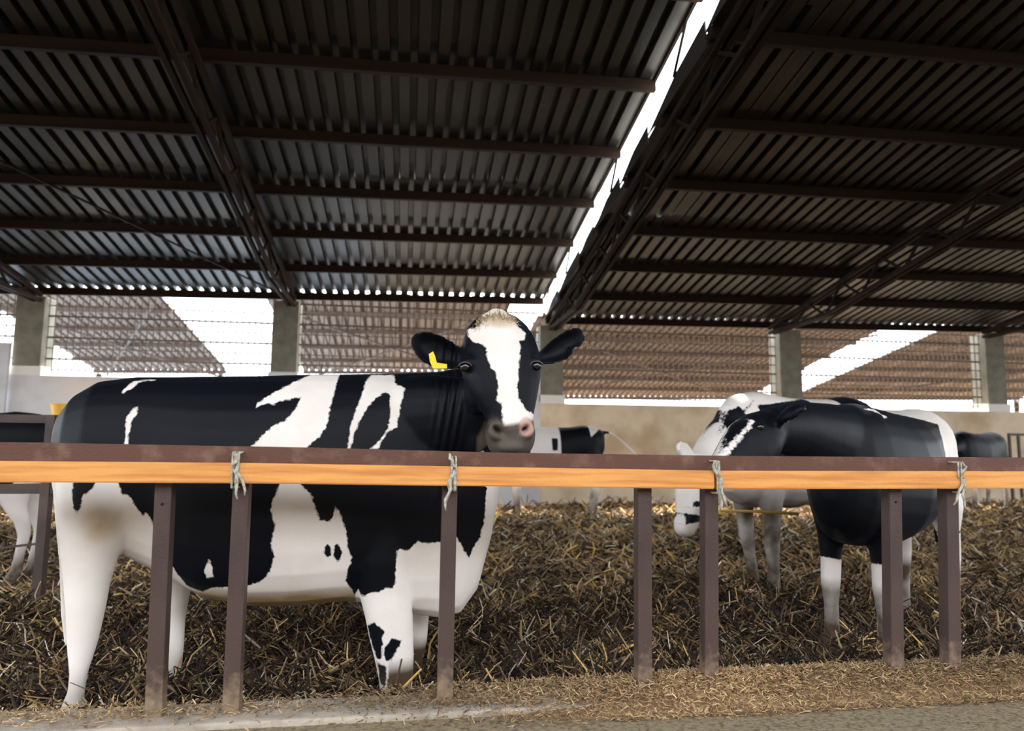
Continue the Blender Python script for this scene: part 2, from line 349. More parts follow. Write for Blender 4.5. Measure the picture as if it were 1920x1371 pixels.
# neighbouring shed roofs seen through the mesh
def zNL(x, y): return 4.3 + .02*x + SL*(15.0-y)
def zNR(x, y): return 3.95 + .0165*x + SL*(15.0-y)
nbs = [(zNL, .02, -9.0, -5.35, 15.5, 21.6), (zNL, .02, -3.15, 2.3, 15.5, 21.6), (zNR, .0165, 2.9, 11.92, 15.5, 23.3), (zNR, .0165, 13.6, 23.0, 15.5, 23.3)]
for (zf, b, xa, xb, ya, yb) in nbs:
    n = roof('neighbour_roof', 'brown corrugated roof of the next shed behind the mesh', zf, b, xa, xb, ya+3, yb, M['sheet_n'], Ly=(yb-ya)/.984)
    y = yb-.1
    while y > ya:
        bar('purlin', (xa, y, zf(xa, y)-.05), (xb, y, zf(xb, y)-.05), .06, .10, M['nsteel'], n); y -= 1.25
    xm = (xa+xb)/2
    for (p, q) in (((xa+.2, ya+.3), (xb-.2, yb-.2)), ((xb-.2, ya+.3), (xa+.4, yb-.2))):
        bar('brace_rod', (*p, zf(*p)-.2), (*q, zf(*q)-.2), .05, .05, M['nsteel'], n)
    for px_ in (xa+.15, xb-.15):
        bar('shed_post', (px_, yb-.1, -.32), (px_, yb-.1, zf(px_, yb)-.1), .12, .12, M['steel_b'], n)

# ------------------------------------------------------------------ feed fence
fence = empty('feed_fence', (.8, 2.92, 0)); tag(fence, 'dark brown steel feed fence on the curb in front of the cows', 'fence')
railp = [(-2.6, 1.025), (-1.4, 1.022), (-.42, 1.012), (.43, .997), (1.37, .991), (1.97, .991), (3.6, .995)]
v, f = [], []
for (x, z) in railp:
    for (dy, dz) in ((-.022, -.078), (.032, -.078), (.032, 0), (-.022, 0)): v.append((x, 2.92+dy, z+dz))
for i in range(len(railp)-1):
    for k in range(4): f.append((i*4+k, i*4+(k+1) % 4, (i+1)*4+(k+1) % 4, (i+1)*4+k))
f += [(3, 2, 1, 0), tuple(range(len(v)-4, len(v)))]
put(link('top_rail', mesh('top_rail', v, f), M['rail'], fence), Matrix())
pm = box_mesh('post', (-.031, -.03, -.02), (.031, .03, .918), .005); pm.materials.append(M['post'])
M['hole'] = mat('dark hole', (.004, .004, .004), .9)
for i, (x, lean) in enumerate(((-.916, -.017), (-.639, -.004), (.177, .004), (1.008, .008), (1.301, .02), (2.168, .038), (2.450, .046))):
    p = link('post', pm, None, fence)  # each post leans a little on its own
    put(p, Matrix.Translation((x, 2.925, 0)) @ Matrix.Rotation(lean, 4, 'Y'))
    if i in (0, 5):
        h = link('bolt_hole', tube_mesh('bolt_hole', [(0, -.0315, .79), (0, -.0295, .79)], .006, 10), M['hole'], p)

planks = [((-2.6, .917), (-.655, .912), 'left'), ((-.645, .912), (1.31, .8895), 'mid'), ((1.32, .8890), (3.6, .894), 'right')]
pl_lab = ['orange pine plank tied along the rail, left of the first twine knot', 'orange pine plank tied along the rail between first and third twine knots', 'orange pine plank tied along the rail, right of the third twine knot']
for ((xa, za), (xb, zb), n), lab in zip(planks, pl_lab):
    me = box_mesh('plank', (0, -.022, -.039), (1, .022, .039))
    bm = bmesh.new(); bm.from_mesh(me); bmesh.ops.scale(bm, vec=((Vector((xb, 0, zb))-Vector((xa, 0, za))).length, 1, 1), verts=bm.verts)
    bmesh.ops.bevel(bm, geom=bm.edges[:], offset=.004, segments=2, affect='EDGES'); bm.to_mesh(me); bm.free()
    o = link('wooden_plank', me, M['plank']); o.location = (xa, 2.868, za); o.rotation_euler = (0, -math.atan2(zb-za, xb-xa), 0)
    tag(o, lab, 'plank', 'planks tied along the rail')
# twine knots
def knot(x, zc, wob, seed, tail):
    r = random.Random(seed); root = empty('twine_tie', (x, 2.86, zc))
    pts = []
    for t in range(0, 73):
        a = 2*math.pi*t/24.
        px = x + wob*math.sin(a*.5+seed) + .007*(t/24.-1.5)
        yy = 2.893 - .053*max(-1, min(1, 1.5*math.cos(a))); zz = zc + .012 + .068*max(-1, min(1, 1.4*math.sin(a)))
        pts.append((px, yy, zz))
    o = link('twine_loop', tube_mesh('twine_loop', pts, .0045, 6), M['rope'], root); put(o, Matrix())
    for k in range(3):
        a0 = Vector((x+r.uniform(-.01, .01), 2.838, zc+r.uniform(-.01, .04)))
        q = [a0]
        for s in range(6): q.append(q[-1] + Vector((r.uniform(-.012, .012) + tail*.008, r.uniform(-.003, .003), -.017-r.uniform(0, .006) if k else r.uniform(.004, .014))))
        o = link('twine_end', tube_mesh('twine_end', q, [.006, .0065, .007, .006, .006, .005, .003], 6), M['rope'], root); put(o, Matrix())
    return root
for (x, z, w, s, tl), lab in zip(((-.655, .912, .008, 1, .6), (.19, .9, .006, 2, -.5), (1.325, .889, .004, 3, 0), (2.49, .891, .004, 5, -.2)),
        ('frayed grey twine knot over the plank at the leftmost tie', 'thin grey twine looped over the plank below the cow muzzle', 'thick grey twine bundle tying the plank above the fifth post', 'grey twine tie on the plank at the rightmost post')):
    tag(knot(x, z, w, s, tl), lab, 'twine', 'twine ties on the plank')

# ------------------------------------------------------------------ cows
class Raw:
    def __init__(s): s.v = []; s.f = []
    def rings(s, rings):
        b = len(s.v); n = len(rings[0])
        for r in rings: s.v += [tuple(p) for p in r]
        for i in range(len(rings)-1):
            for k in range(n): s.f.append((b+i*n+k, b+i*n+(k+1) % n, b+(i+1)*n+(k+1) % n, b+(i+1)*n+k))
        s.f.append(tuple(b+k for k in range(n))[::-1]); s.f.append(tuple(b+(len(rings)-1)*n+k for k in range(n)))
    def ring(s, c, a, b, n=24, p=2.0):
        """ring around centre c with half axes vectors a and b, superellipse exponent p"""
        out = []; c, a, b = Vector(c), Vector(a), Vector(b)
        for k in range(n):
            t = 2*math.pi*k/n; ct, st = math.cos(t), math.sin(t)
            out.append(c + a*(math.copysign(abs(ct)**(2/p), ct)) + b*(math.copysign(abs(st)**(2/p), st)))
        return out
    def chain(s, pts, ra, rb, side, p=2.0, n=20):
        pts = [Vector(q) for q in pts]; rr = []
        for i, c in enumerate(pts):
            t = (pts[min(i+1, len(pts)-1)]-pts[max(i-1, 0)]).normalized()
            sd_ = Vector(side); sd_ = (sd_-t*sd_.dot(t)).normalized(); u = sd_.cross(t)
            rr.append(s.ring(c, sd_*ra[i], u*rb[i], n, p))
        s.rings(rr)
    def ball(s, c, rx, ry, rz, n=16):
        rr = []
        for i in range(1, n):
            a = math.pi*i/n
            rr.append(s.ring((c[0], c[1], c[2]-rz*math.cos(a)), (rx*math.sin(a), 0, 0), (0, ry*math.sin(a), 0), n))
        s.rings(rr)
    def leaf(s, outline, thick, cup):
        """closed curved plate: outline of 3d points, thickness vector, cup vector for the middle"""
        b = len(s.v); n = len(outline); c = sum((Vector(p) for p in outline), Vector())/n
        t = Vector(thick)
        mid = [Vector(p).lerp(c, .45)+Vector(cup)*.8 for p in outline]
        for off in (-.5, .5):
            for p in outline: s.v.append(tuple(Vector(p)+t*off))
            for p in mid: s.v.append(tuple(p+t*off))
            s.v.append(tuple(c+Vector(cup)+t*off))
        N = 2*n+1
        for L in (0, 1):
            o = b+L*N
            for k in range(n):
                k2 = (k+1) % n
                q = [(o+k, o+k2, o+n+k2, o+n+k), (o+n+k, o+n+k2, o+2*n)]
                s.f += q if L else [x[::-1] for x in q]
        for k in range(n):
            k2 = (k+1) % n; s.f.append((b+k, b+N+k, b+N+k2, b+k2))
def solidify(raw, name, voxel, smooth=6, fac=.5):
    me = mesh(name, raw.v, raw.f)
    o = bpy.data.objects.new(name, me); COL.objects.link(o)
    md = o.modifiers.new('r', 'REMESH'); md.mode = 'VOXEL'; md.voxel_size = voxel; md.adaptivity = 0
    ms = o.modifiers.new('s', 'SMOOTH'); ms.factor = fac; ms.iterations = smooth
    dg = bpy.context.evaluated_depsgraph_get(); dg.update()
    out = bpy.data.meshes.new_from_object(o.evaluated_get(dg)); out.name = name
    bpy.data.objects.remove(o); bpy.data.meshes.remove(me)
    out.polygons.foreach_set('use_smooth', [True]*len(out.polygons)); return out
def poly_sd(P, poly):
    """signed distance (positive inside) of points P (n,2) to a polygon"""
    poly = np.asarray(poly, float); n = len(P); d = np.full(n, 1e9); ins = np.zeros(n, bool)
    for i in range(len(poly)):
        a = poly[i]; b = poly[(i+1) % len(poly)]; e = b-a; w = P-a
        t = np.clip((w@e)/max(e@e, 1e-12), 0, 1); d = np.minimum(d, ((w-t[:, None]*e)**2).sum(1))
        c1 = (a[1] > P[:, 1]) != (b[1] > P[:, 1])
        xi = a[0] + (P[:, 1]-a[1])/(b[1]-a[1] if abs(b[1]-a[1]) > 1e-12 else 1e-12)*e[0]
        ins ^= c1 & (P[:, 0] < xi)
    return np.where(ins, 1, -1)*np.sqrt(d)
def coords(me):
    a = np.empty(len(me.vertices)*3, np.float32); me.vertices.foreach_get('co', a); return a.reshape(-1, 3).astype(float)
def set_attr(me, name, val):
    a = me.attributes.new(name, 'FLOAT', 'POINT'); a.data.foreach_set('value', np.asarray(val, np.float32))
def cow_mat(name='coat', white=(0.82, 0.75, 0.70), black=(0.0028, 0.0034, 0.0062)):
    m = bpy.data.materials.new(name); m.use_nodes = True; nt = m.node_tree; b = nt.nodes['Principled BSDF']
    N = nt.nodes.new; L = nt.links.new
    def attr(n):
        a = N('ShaderNodeAttribute'); a.attribute_name = n; return a.outputs['Fac']
    tc = N('ShaderNodeTexCoord')
    no = N('ShaderNodeTexNoise'); no.inputs['Scale'].default_value = 55; no.inputs['Detail'].default_value = 4; L(tc.outputs['Object'], no.inputs['Vector'])
    ma = N('ShaderNodeMath'); ma.operation = 'MULTIPLY_ADD'; ma.inputs[1].default_value = .022; L(no.outputs[0], ma.inputs[0]); L(attr('coat'), ma.inputs[2])
    r = N('ShaderNodeMapRange'); r.inputs[1].default_value = .011-.0035; r.inputs[2].default_value = .011+.0035; L(ma.outputs[0], r.inputs[0])
    def mix(fac, a, c2):
        x = N('ShaderNodeMix'); x.data_type = 'RGBA'; L(fac, x.inputs[0])
        if isinstance(a, tuple): x.inputs[6].default_value = (*a, 1)
        else: L(a, x.inputs[6])
        x.inputs[7].default_value = (*c2, 1); return x.outputs[2]
    n2 = N('ShaderNodeTexNoise'); n2.inputs['Scale'].default_value = 5; n2.inputs['Detail'].default_value = 5; L(tc.outputs['Object'], n2.inputs['Vector'])
    r2 = N('ShaderNodeMapRange'); r2.inputs[1].default_value = .45; r2.inputs[2].default_value = .75; r2.inputs[4].default_value = .35; L(n2.outputs[0], r2.inputs[0])
    w = mix(r2.outputs[0], white, (0.62, 0.52, 0.42))
    st = N('ShaderNodeMath'); st.operation = 'MULTIPLY'; L(attr('stain_shade'), st.inputs[0]); L(n2.outputs[0], st.inputs[1])
    st2 = N('ShaderNodeMath'); st2.operation = 'MULTIPLY'; st2.use_clamp = True; L(st.outputs[0], st2.inputs[0]); st2.inputs[1].default_value = 1.9
    w = mix(st2.outputs[0], w, (0.36, 0.25, 0.12))
    c = mix(r.outputs[0], w, black)
    c = mix(attr('tuft'), c, (0.55, 0.42, 0.27))
    dn = N('ShaderNodeMath'); dn.operation = 'MULTIPLY'; dn.use_clamp = True; L(attr('mud'), dn.inputs[0])
    r3 = N('ShaderNodeMapRange'); r3.inputs[1].default_value = .32; r3.inputs[2].default_value = .58; L(n2.outputs[0], r3.inputs[0]); L(r3.outputs[0], dn.inputs[1])
    r3.inputs[3].default_value = .55
    c = mix(dn.outputs[0], c, (0.075, 0.048, 0.028))
    c = mix(attr('skin'), c, (0.095, 0.075, 0.06))
    c = mix(attr('pink'), c, (0.52, 0.32, 0.25))
    c = mix(attr('dark'), c, (0.006, 0.005, 0.005))
    L(c, b.inputs['Base Color'])
    b.inputs['Roughness'].default_value = .5; b.inputs['Specular IOR Level'].default_value = .14
    b.inputs['Sheen Weight'].default_value = .03; b.inputs['Sheen Roughness'].default_value = .4; b.inputs['Sheen Tint'].default_value = (.55, .72, 1, 1)
    hn = N('ShaderNodeTexNoise'); hn.inputs['Scale'].default_value = 160; hn.inputs['Detail'].default_value = 3; L(tc.outputs['Object'], hn.inputs['Vector'])
    bp = N('ShaderNodeBump'); bp.inputs['Strength'].default_value = .12; bp.inputs['Distance'].default_value = .01; L(hn.outputs[0], bp.inputs['Height'])
    L(bp.outputs[0], b.inputs['Normal'])
    return m
M['coat'] = cow_mat()
M['eye'] = mat('eye', (.008, .006, .006), .06, spec=.8)
M['tag'] = mat('yellow tag', (.85, .66, .02), .4)
M['hoof'] = mat('hoof', (.05, .04, .03), .6)

def px_to_local(me, mw, poly, Yref):
    """where the outline of a coat patch meets the hide, in the cow's own (x, z)"""
    v = [mw @ p.co for p in me.vertices]; bvh = BVHTree.FromPolygons(v, [tuple(p.vertices) for p in me.polygons])
    inv = mw.inverted()
    def f(pl):
        out = []
        for (x, y) in pl:
            h = bvh.ray_cast(CAM, ray(x, y))
            p = h[0] if h[0] is not None else at(x, y, Yref)
            q = inv @ p; out.append((q.x, q.z))
        return out
    return f
def finish_cow(me, name, mw, label, coat, extra=None, mudtop=.36, ramp=.22):
    P = coords(me); set_attr(me, 'coat', coat)
    ex = dict(stain_shade=0, tuft=0, skin=0, pink=0, dark=0); ex.update(extra or {})
    if 'mud' not in ex: ex['mud'] = np.clip((mudtop-P[:, 2])/ramp, 0, 1)*(P[:, 0] < .82)
    for k, val in ex.items(): set_attr(me, k, np.broadcast_to(np.asarray(val, float), (len(P),)))
    o = link(name, me, M['coat']); o.matrix_world = mw; tag(o, label, 'cow'); return o

# ---- the cow at the fence -------------------------------------------------
raw = Raw(); YB = 3.56
def vring(px, top, bot, hw, Y=YB, p=2.3):
    a = at(px, top, Y); b = at(px, bot, Y); c = (a+b)/2
    return raw.ring(c, (0, hw, 0), (b-a)/2, 28, p)
tors = [(110, 800, 905, .06), (122, 772, 950, .14), (150, 740, 990, .20), (195, 715, 1025, .245), (260, 707, 1050, .26), (320, 707, 1078, .27),
        (390, 706, 1118, .31), (480, 705, 1134, .345), (570, 703, 1132, .35), (650, 702, 1125, .32), (710, 701, 1130, .285), (770, 699, 1150, .25),
        (820, 697, 1158, .21)]
raw.rings([vring(*t) for t in tors] + [vring(862, 690, 1150, .17, 3.53), vring(895, 690, 1105, .13, 3.50, 2.0), vring(920, 700, 1010, .10, 3.46, 2.0), vring(940, 740, 900, .06, 3.42, 2.0)])
# neck towards the head
raw.chain([at(760, 800, 3.52), at(830, 790, 3.46), at(890, 775, 3.38), at(930, 740, 3.30), at(940, 690, 3.24)], [.17, .165, .15, .13, .11], [.25, .24, .20, .17, .14], (0, 1, .2))
def hring(px, py, hwpx, Y, dep, p=2.0):
    c = at(px, py, Y); e = at(px+hwpx, py, Y)
    return raw.ring(c, (e-c), (0, dep, 0), 20, p)
def leg(st, p=2.0): raw.rings([hring(*s, p) for s in st])
leg([(195, 800, 70, 3.47, .13), (188, 870, 76, 3.43, .14), (190, 940, 80, 3.40, .135), (180, 1000, 66, 3.39, .12), (168, 1050, 50, 3.39, .10), (163, 1100, 41, 3.39, .08), (160, 1150, 35, 3.39, .068),
     (155, 1200, 29, 3.39, .055), (151, 1235, 22, 3.38, .045), (147, 1265, 16, 3.37, .036), (143, 1295, 15, 3.36, .036), (137, 1322, 20, 3.35, .045), (134, 1350, 26, 3.34, .055), (132, 1372, 28, 3.33, .06)])
leg([(300, 980, 62, 3.70, .12), (318, 1040, 48, 3.72, .10), (328, 1085, 32, 3.74, .08), (331, 1115, 24, 3.74, .065), (329, 1160, 18, 3.74, .05), (328, 1210, 17, 3.73, .042), (326, 1250, 14, 3.73, .038), (323, 1280, 17, 3.72, .042), (319, 1318, 22, 3.71, .055), (317, 1335, 24, 3.71, .06)])
leg([(715, 900, 60, 3.43, .12), (713, 980, 62, 3.41, .12), (714, 1050, 58, 3.40, .11), (722, 1110, 50, 3.40, .085), (729, 1155, 45, 3.39, .072), (734, 1195, 42, 3.39, .068), (739, 1235, 37, 3.39, .062), (742, 1270, 33, 3.38, .052), (744, 1300, 31, 3.38, .05), (745, 1330, 36, 3.37, .06), (745, 1362, 40, 3.36, .07)])
leg([(765, 1040, 40, 3.70, .10), (778, 1110, 30, 3.72, .08), (784, 1160, 20, 3.73, .06), (784, 1200, 17, 3.73, .05), (779, 1240, 14, 3.73, .04), (776, 1280, 15, 3.72, .042), (774, 1325, 21, 3.71, .06)])
# tail
raw.chain([at(128, 775, 3.56), at(112, 810, 3.57), at(106, 880, 3.58), at(110, 960, 3.60), at(118, 1060, 3.62), at(124, 1150, 3.63), at(126, 1210, 3.63)], [.03, .028, .022, .018, .016, .022, .012], [.03, .028, .022, .018, .016, .022, .012], (0, 1, 0), n=12)
# head : horizontal slices from poll to chin
HY = 3.16
head = [(930, 586, 16, 3.24, .05), (931, 596, 38, 3.23, .075), (933, 612, 54, 3.22, .095), (936, 632, 64, 3.21, .115), (938, 655, 70, 3.205, .135), (939, 685, 74, 3.195, .15),
        (941, 712, 71, 3.18, .155), (944, 738, 63, 3.16, .145), (949, 760, 54, 3.135, .125), (954, 778, 46, 3.105, .104), (956, 793, 44, 3.09, .096), (957, 810, 47, 3.08, .092), (957, 827, 46, 3.078, .086), (957, 842, 41, 3.08, .076), (956, 853, 31, 3.085, .062), (955, 862, 16, 3.09, .04)]
raw.rings([hring(*s, 2.5 if s[1] < 770 else 2.15) for s in head])
# brows, cheeks, nostril wings
for (x, y, Y, rx, ry, rz) in ((877, 682, 3.10, .034, .04, .034), (1001, 680, 3.10, .030, .04, .034), (930, 808, 3.01, .042, .032, .044), (986, 807, 3.01, .040, .032, .044), (957, 838, 3.02, .06, .04, .03), (957, 800, 3.0, .05, .02, .04), (895, 735, 3.21, .06, .10, .10), (893, 812, 3.37, .085, .11, .13)):
    c = at(x, y, Y); raw.ball(c, rx, ry, rz)
# poll hair tuft
for (x, y, Y, r_) in ((932, 592, 3.20, .05), (915, 604, 3.16, .035), (950, 602, 3.17, .035)):
    raw.ball(at(x, y, Y), r_, r_*.8, r_*.7)
# ears
def ear(out, Y0, Y1, xr0, xr1, cup):
    pts = []
    for (x, y) in out:
        t = (x-xr0)/(xr1-xr0); pts.append(at(x, y, Y0+(Y1-Y0)*t))
    raw.leaf(pts, (0, .019, 0), cup)
ear([(875, 660), (850, 641), (825, 627), (800, 621), (780, 623), (769, 636), (771, 650), (780, 667), (795, 681), (815, 690), (840, 693), (875, 690)], 3.22, 3.15, 875, 768, (0, .055, 0))
ear([(1003, 668), (1020, 650), (1042, 631), (1064, 617), (1086, 613), (1095, 622), (1096, 640), (1088, 651), (1074, 653), (1076, 664), (1060, 676), (1034, 684), (1003, 685)], 3.22, 3.20, 1003, 1096, (0, .05, 0))
me = solidify(raw, 'cow', .0095, 5)
P = coords(me)
base = Vector((-.6, YB, -.17))
# nostrils and eye sockets pressed into the hide
nos = [(at(934, 806, 2.98), .024, .012, -.6), (at(986, 804, 2.98), .020, .011, .6)]
dark = np.zeros(len(P)); pink = np.zeros(len(P))
fr = P[:, 1] < 3.09
for (c, ax, az, an) in nos:
    u_, w_ = P[:, 0]-c.x, P[:, 2]-c.z; u_, w_ = u_*math.cos(an)+w_*math.sin(an), w_*math.cos(an)-u_*math.sin(an)
    q = (u_/ax)**2 + (w_/az)**2; g = np.exp(-q*.7)*fr
    P[:, 1] += .05*g; dark = np.maximum(dark, np.clip((1.0-q)*1.3, 0, 1)*fr)
c = at(989, 800, 2.98); q = ((P[:, 0]-c.x)/.036)**2 + ((P[:, 2]-c.z)/.045)**2; pink = np.clip((1.15-q)*1.6, 0, .8)*fr
# neck wrinkles
nk = np.clip((P[:, 0]-at(800, 780, 3.3).x)/.08, 0, 1)*np.clip((at(872, 780, 3.3).x-P[:, 0])/.03, 0, 1)*(P[:, 2] > .75)*(P[:, 1] < 3.5)*(P[:, 1] > 3.12)
P[:, 1] += .008*nk*np.sin((P[:, 0]+.05*np.sin(P[:, 2]*3))*165)
me.vertices.foreach_set('co', P.reshape(-1).astype(np.float32)); me.update()
conv = px_to_local(me, Matrix(), None, 3.3)
XZ = P[:, [0, 2]]
coat = np.full(len(P), .08)
def patch(poly, white, mask=None):
    global coat
    s = poly_sd(XZ, conv(poly)); n = np.minimum(coat, -s) if white else np.maximum(coat, s)
    coat = n if mask is None else np.where(mask, n, coat)
hm = (P[:, 1] < 3.29) & (P[:, 2] > .97) & (P[:, 0] > at(868, 700, 3.2).x)
body = ~hm
patch([(575, 695), (630, 695), (627, 735), (618, 770), (612, 800), (598, 820), (575, 838), (566, 870), (563, 907), (585, 930), (592, 955), (600, 975), (620, 978), (630, 950), (640, 970), (650, 1000), (652, 1030), (660, 1045), (650, 1085), (668, 1145), (560, 1160), (400, 1160), (375, 1112), (395, 1103), (440, 1100), (460, 1100), (490, 1090), (505, 1075), (514, 1045), (508, 1020), (515, 985), (507, 955), (515, 930), (525, 907), (500, 870), (470, 838), (495, 815), (510, 800), (540, 785), (555, 765), (565, 745), (525, 752), (512, 760), (500, 757), (480, 765), (482, 757), (510, 738), (545, 720)], True, body)
for cx, cy, a, b in ((615, 1033, 7, 12), (633, 1036, 8, 17)):
    patch([(cx+a*math.cos(t*.7854), cy+b*math.sin(t*.7854)) for t in range(8)], False, body)
patch([(651, 842), (660, 788), (673, 755), (682, 729), (686, 715), (693, 697), (737, 697), (742, 720), (759, 728), (752, 758), (744, 802), (730, 806), (715, 828), (710, 842), (693, 842), (711, 828), (726, 806), (732, 780), (731, 740), (722, 735), (704, 747), (690, 762), (675, 788), (664, 813), (657, 842)], True, body)
patch([(229, 733), (253, 714), (270, 706), (262, 717), (245, 730), (231, 737)], True, body)
patch([(237, 782), (255, 762), (259, 762), (257, 775), (245, 793), (241, 816), (240, 836), (234, 836), (236, 798)], True, body)
patch([(80, 860), (222, 880), (222, 905), (228, 925), (245, 932), (250, 945), (262, 960), (268, 967), (275, 961), (283, 976), (298, 1010), (312, 1045), (325, 1065), (350, 1098), (375, 1120), (370, 1345), (-30, 1400), (-30, 860)], True, body)
patch([(143, 880), (200, 870), (180, 905), (172, 918), (155, 930), (150, 955), (144, 963), (138, 950), (135, 925), (138, 900)], False, body)
patch([(392, 1050), (398, 1065), (400, 1082), (388, 1084), (383, 1068)], True, body)
patch([(679, 1119), (688, 1116), (695, 1111), (711, 1111), (722, 1103), (736, 1104), (741, 1092), (744, 1032), (755, 1030), (762, 1035), (776, 1022), (785, 1015), (803, 1020), (826, 1016), (845, 1000), (856, 1007), (876, 1043), (881, 1045), (887, 1028), (901, 1007), (909, 970), (912, 915), (910, 880), (900, 850), (880, 830), (866, 803), (878, 815), (890, 838), (940, 860), (975, 880), (960, 1000), (920, 1190), (800, 1390), (650, 1390), (668, 1150), (660, 1120), (672, 1105)], True, body)
for pl in ([(689, 1173), (701, 1168), (712, 1176), (721, 1184), (717, 1195), (716, 1233), (707, 1238), (698, 1222), (690, 1200)],
           [(720, 1216), (736, 1196), (752, 1202), (747, 1214), (733, 1238), (722, 1239)],
           [(707, 1241), (724, 1252), (724, 1287), (714, 1284), (709, 1260)],
           [(660, 1051), (665, 1097), (659, 1105), (648, 1089), (652, 1068)]):
    patch(pl, False, body)
patch([(905, 570), (903, 607), (889, 616), (872, 624), (880, 635), (889, 642), (903, 645), (912, 653), (913, 670), (922, 691), (930, 700), (934, 719), (931, 751), (941, 758), (941, 810), (1005, 810), (1001, 788), (987, 770), (973, 747), (970, 719), (973, 686), (976, 649), (973, 640), (983, 637), (986, 625), (973, 614), (964, 602), (950, 590), (945, 570)], True, hm)
skin = np.clip(poly_sd(XZ, conv([(895, 822), (906, 800), (917, 789), (932, 785), (941, 790), (948, 797), (968, 794), (984, 790), (1004, 786), (1014, 800), (1014, 875), (890, 875)]))/.016+.5, 0, 1)*hm
tu = at(933, 600, 3.18); tuft = np.clip(1.25-(((P[:, 0]-tu.x)/.085)**2 + ((P[:, 2]-tu.z)/.05)**2), 0, 1)*hm*.85
st = at(190, 985, 3.3); stain_shade = .9*np.exp(-(((P[:, 0]-st.x)/.07)**2 + ((P[:, 2]-st.z)/.08)**2))
bz = at(520, 1120, 3.5).z; stain_shade = np.maximum(stain_shade, np.exp(-((P[:, 2]-bz)/.055)**2)*((P[:, 0] > at(360, 1100, 3.5).x) & (P[:, 0] < at(670, 1100, 3.5).x))*1.3)  # belly band: yellowish stain, strengthened to paint in the shade there too
mudf = at(745, 1228, 3.38).z
mud = np.clip((mudf-P[:, 2])/.07, 0, 1)*(P[:, 0] > at(728, 1250, 3.38).x) + np.clip((at(330, 1265, 3.7).z-P[:, 2])/.08, 0, 1)*((P[:, 0] < at(600, 1200, 3.4).x) & (P[:, 1] > 3.56))
mud = np.maximum(mud, .45*np.clip((at(150, 1245, 3.38).z-P[:, 2])/.12, 0, 1))
Pl = P - np.array(base); me.vertices.foreach_set('co', Pl.reshape(-1).astype(np.float32)); me.update()
cow1 = finish_cow(me, 'cow', Matrix.Translation(base), 'large black and white cow with yellow ear tag looking over the rail', coat,
                  dict(stain_shade=stain_shade, tuft=tuft, skin=skin, pink=pink, dark=dark, mud=np.clip(mud, 0, 1)))
def child(name, me, m, parent, label=None):
    o = link(name, me, m, parent); o.matrix_parent_inverse = parent.matrix_world.inverted()
    if label: o['label'] = label
    return o
bpy.context.view_layer.update()
def eyeball(x, y, Y, r_, parent):
    bm = bmesh.new(); bmesh.ops.create_uvsphere(bm, u_segments=20, v_segments=12, radius=r_)
    c = at(x, y, Y); bmesh.ops.translate(bm, vec=c, verts=bm.verts); e = bpy.data.meshes.new('eye'); bm.to_mesh(e); bm.free()
    for p in e.polygons: p.use_smooth = True
    child('eye', e, M['eye'], parent, 'dark glossy eye')
eyeball(872, 688, 3.078, .023, cow1); eyeball(1006, 686, 3.078, .023, cow1)
M['lid'] = mat('eyelid', (.05, .05, .055), .4)
for (x, y, sg) in ((872, 688, 1), (1006, 686, -1)):
    pts = [at(x+sg*12*math.cos(a), y-8.5*math.sin(a), 3.053+.012*abs(math.cos(a))) for a in [math.pi*(.02+.96*k/10) for k in range(11)]]
    child('eyelid', tube_mesh('eyelid', pts, [.002]+[.004]*9+[.002], 6), M['lid'], cow1, 'pale wrinkled upper eyelid')
# hair tuft on the poll
hv, hf = [], []
for k in range(260):
    a = R.uniform(-1, 1); root_ = at(931+a*34+R.uniform(-4, 4), 592+abs(a)*14+R.uniform(-4, 16), 3.145+R.uniform(0, .03))
    d_ = Vector((a*.5+R.uniform(-.35, .35), -.55+R.uniform(-.2, .1), R.uniform(-.5, .75))).normalized(); L_ = R.uniform(.025, .055)
    tip = root_+d_*L_+Vector((0, .0, -.012)); mid = root_+d_*L_*.55+Vector((0, -.004, .004)); s_ = d_.cross(Vector((0, 1, .2))).normalized()*.0016; b_ = len(hv)
    hv += [root_-s_, root_+s_, mid+s_, mid-s_, tip, root_+Vector((0, .002, 0)), mid+Vector((0, .002, 0))]
    hf += [(b_, b_+1, b_+2, b_+3), (b_+3, b_+2, b_+4), (b_, b_+3, b_+6, b_+5), (b_+1, b_+5, b_+6, b_+2), (b_+3, b_+4, b_+6), (b_+2, b_+6, b_+4)]
M['hair'] = mat('poll hair', (.58, .46, .32), .7, 0, (20, (.36, .27, .17), .4, .65))
child('hair_tuft', mesh('hair_tuft', hv, hf), M['hair'], cow1, 'beige hair tuft on the poll')
# ear tag : bent yellow plate hanging in the ear
tp = [(804, 664), (812, 659), (816, 668), (819, 680), (838, 683), (838, 691), (812, 691), (806, 678)]
fr_ = [at(x, y, 3.128) for x, y in tp]; bk = [p+Vector((0, .004, 0)) for p in fr_]; n = len(tp)
tagm = mesh('ear_tag', fr_+bk, [tuple(range(n)), tuple(range(n, 2*n))[::-1]] + [(k, n+k, n+(k+1) % n, (k+1) % n) for k in range(n)])
child('ear_tag', tagm, M['tag'], cow1, 'yellow plastic ear tag')

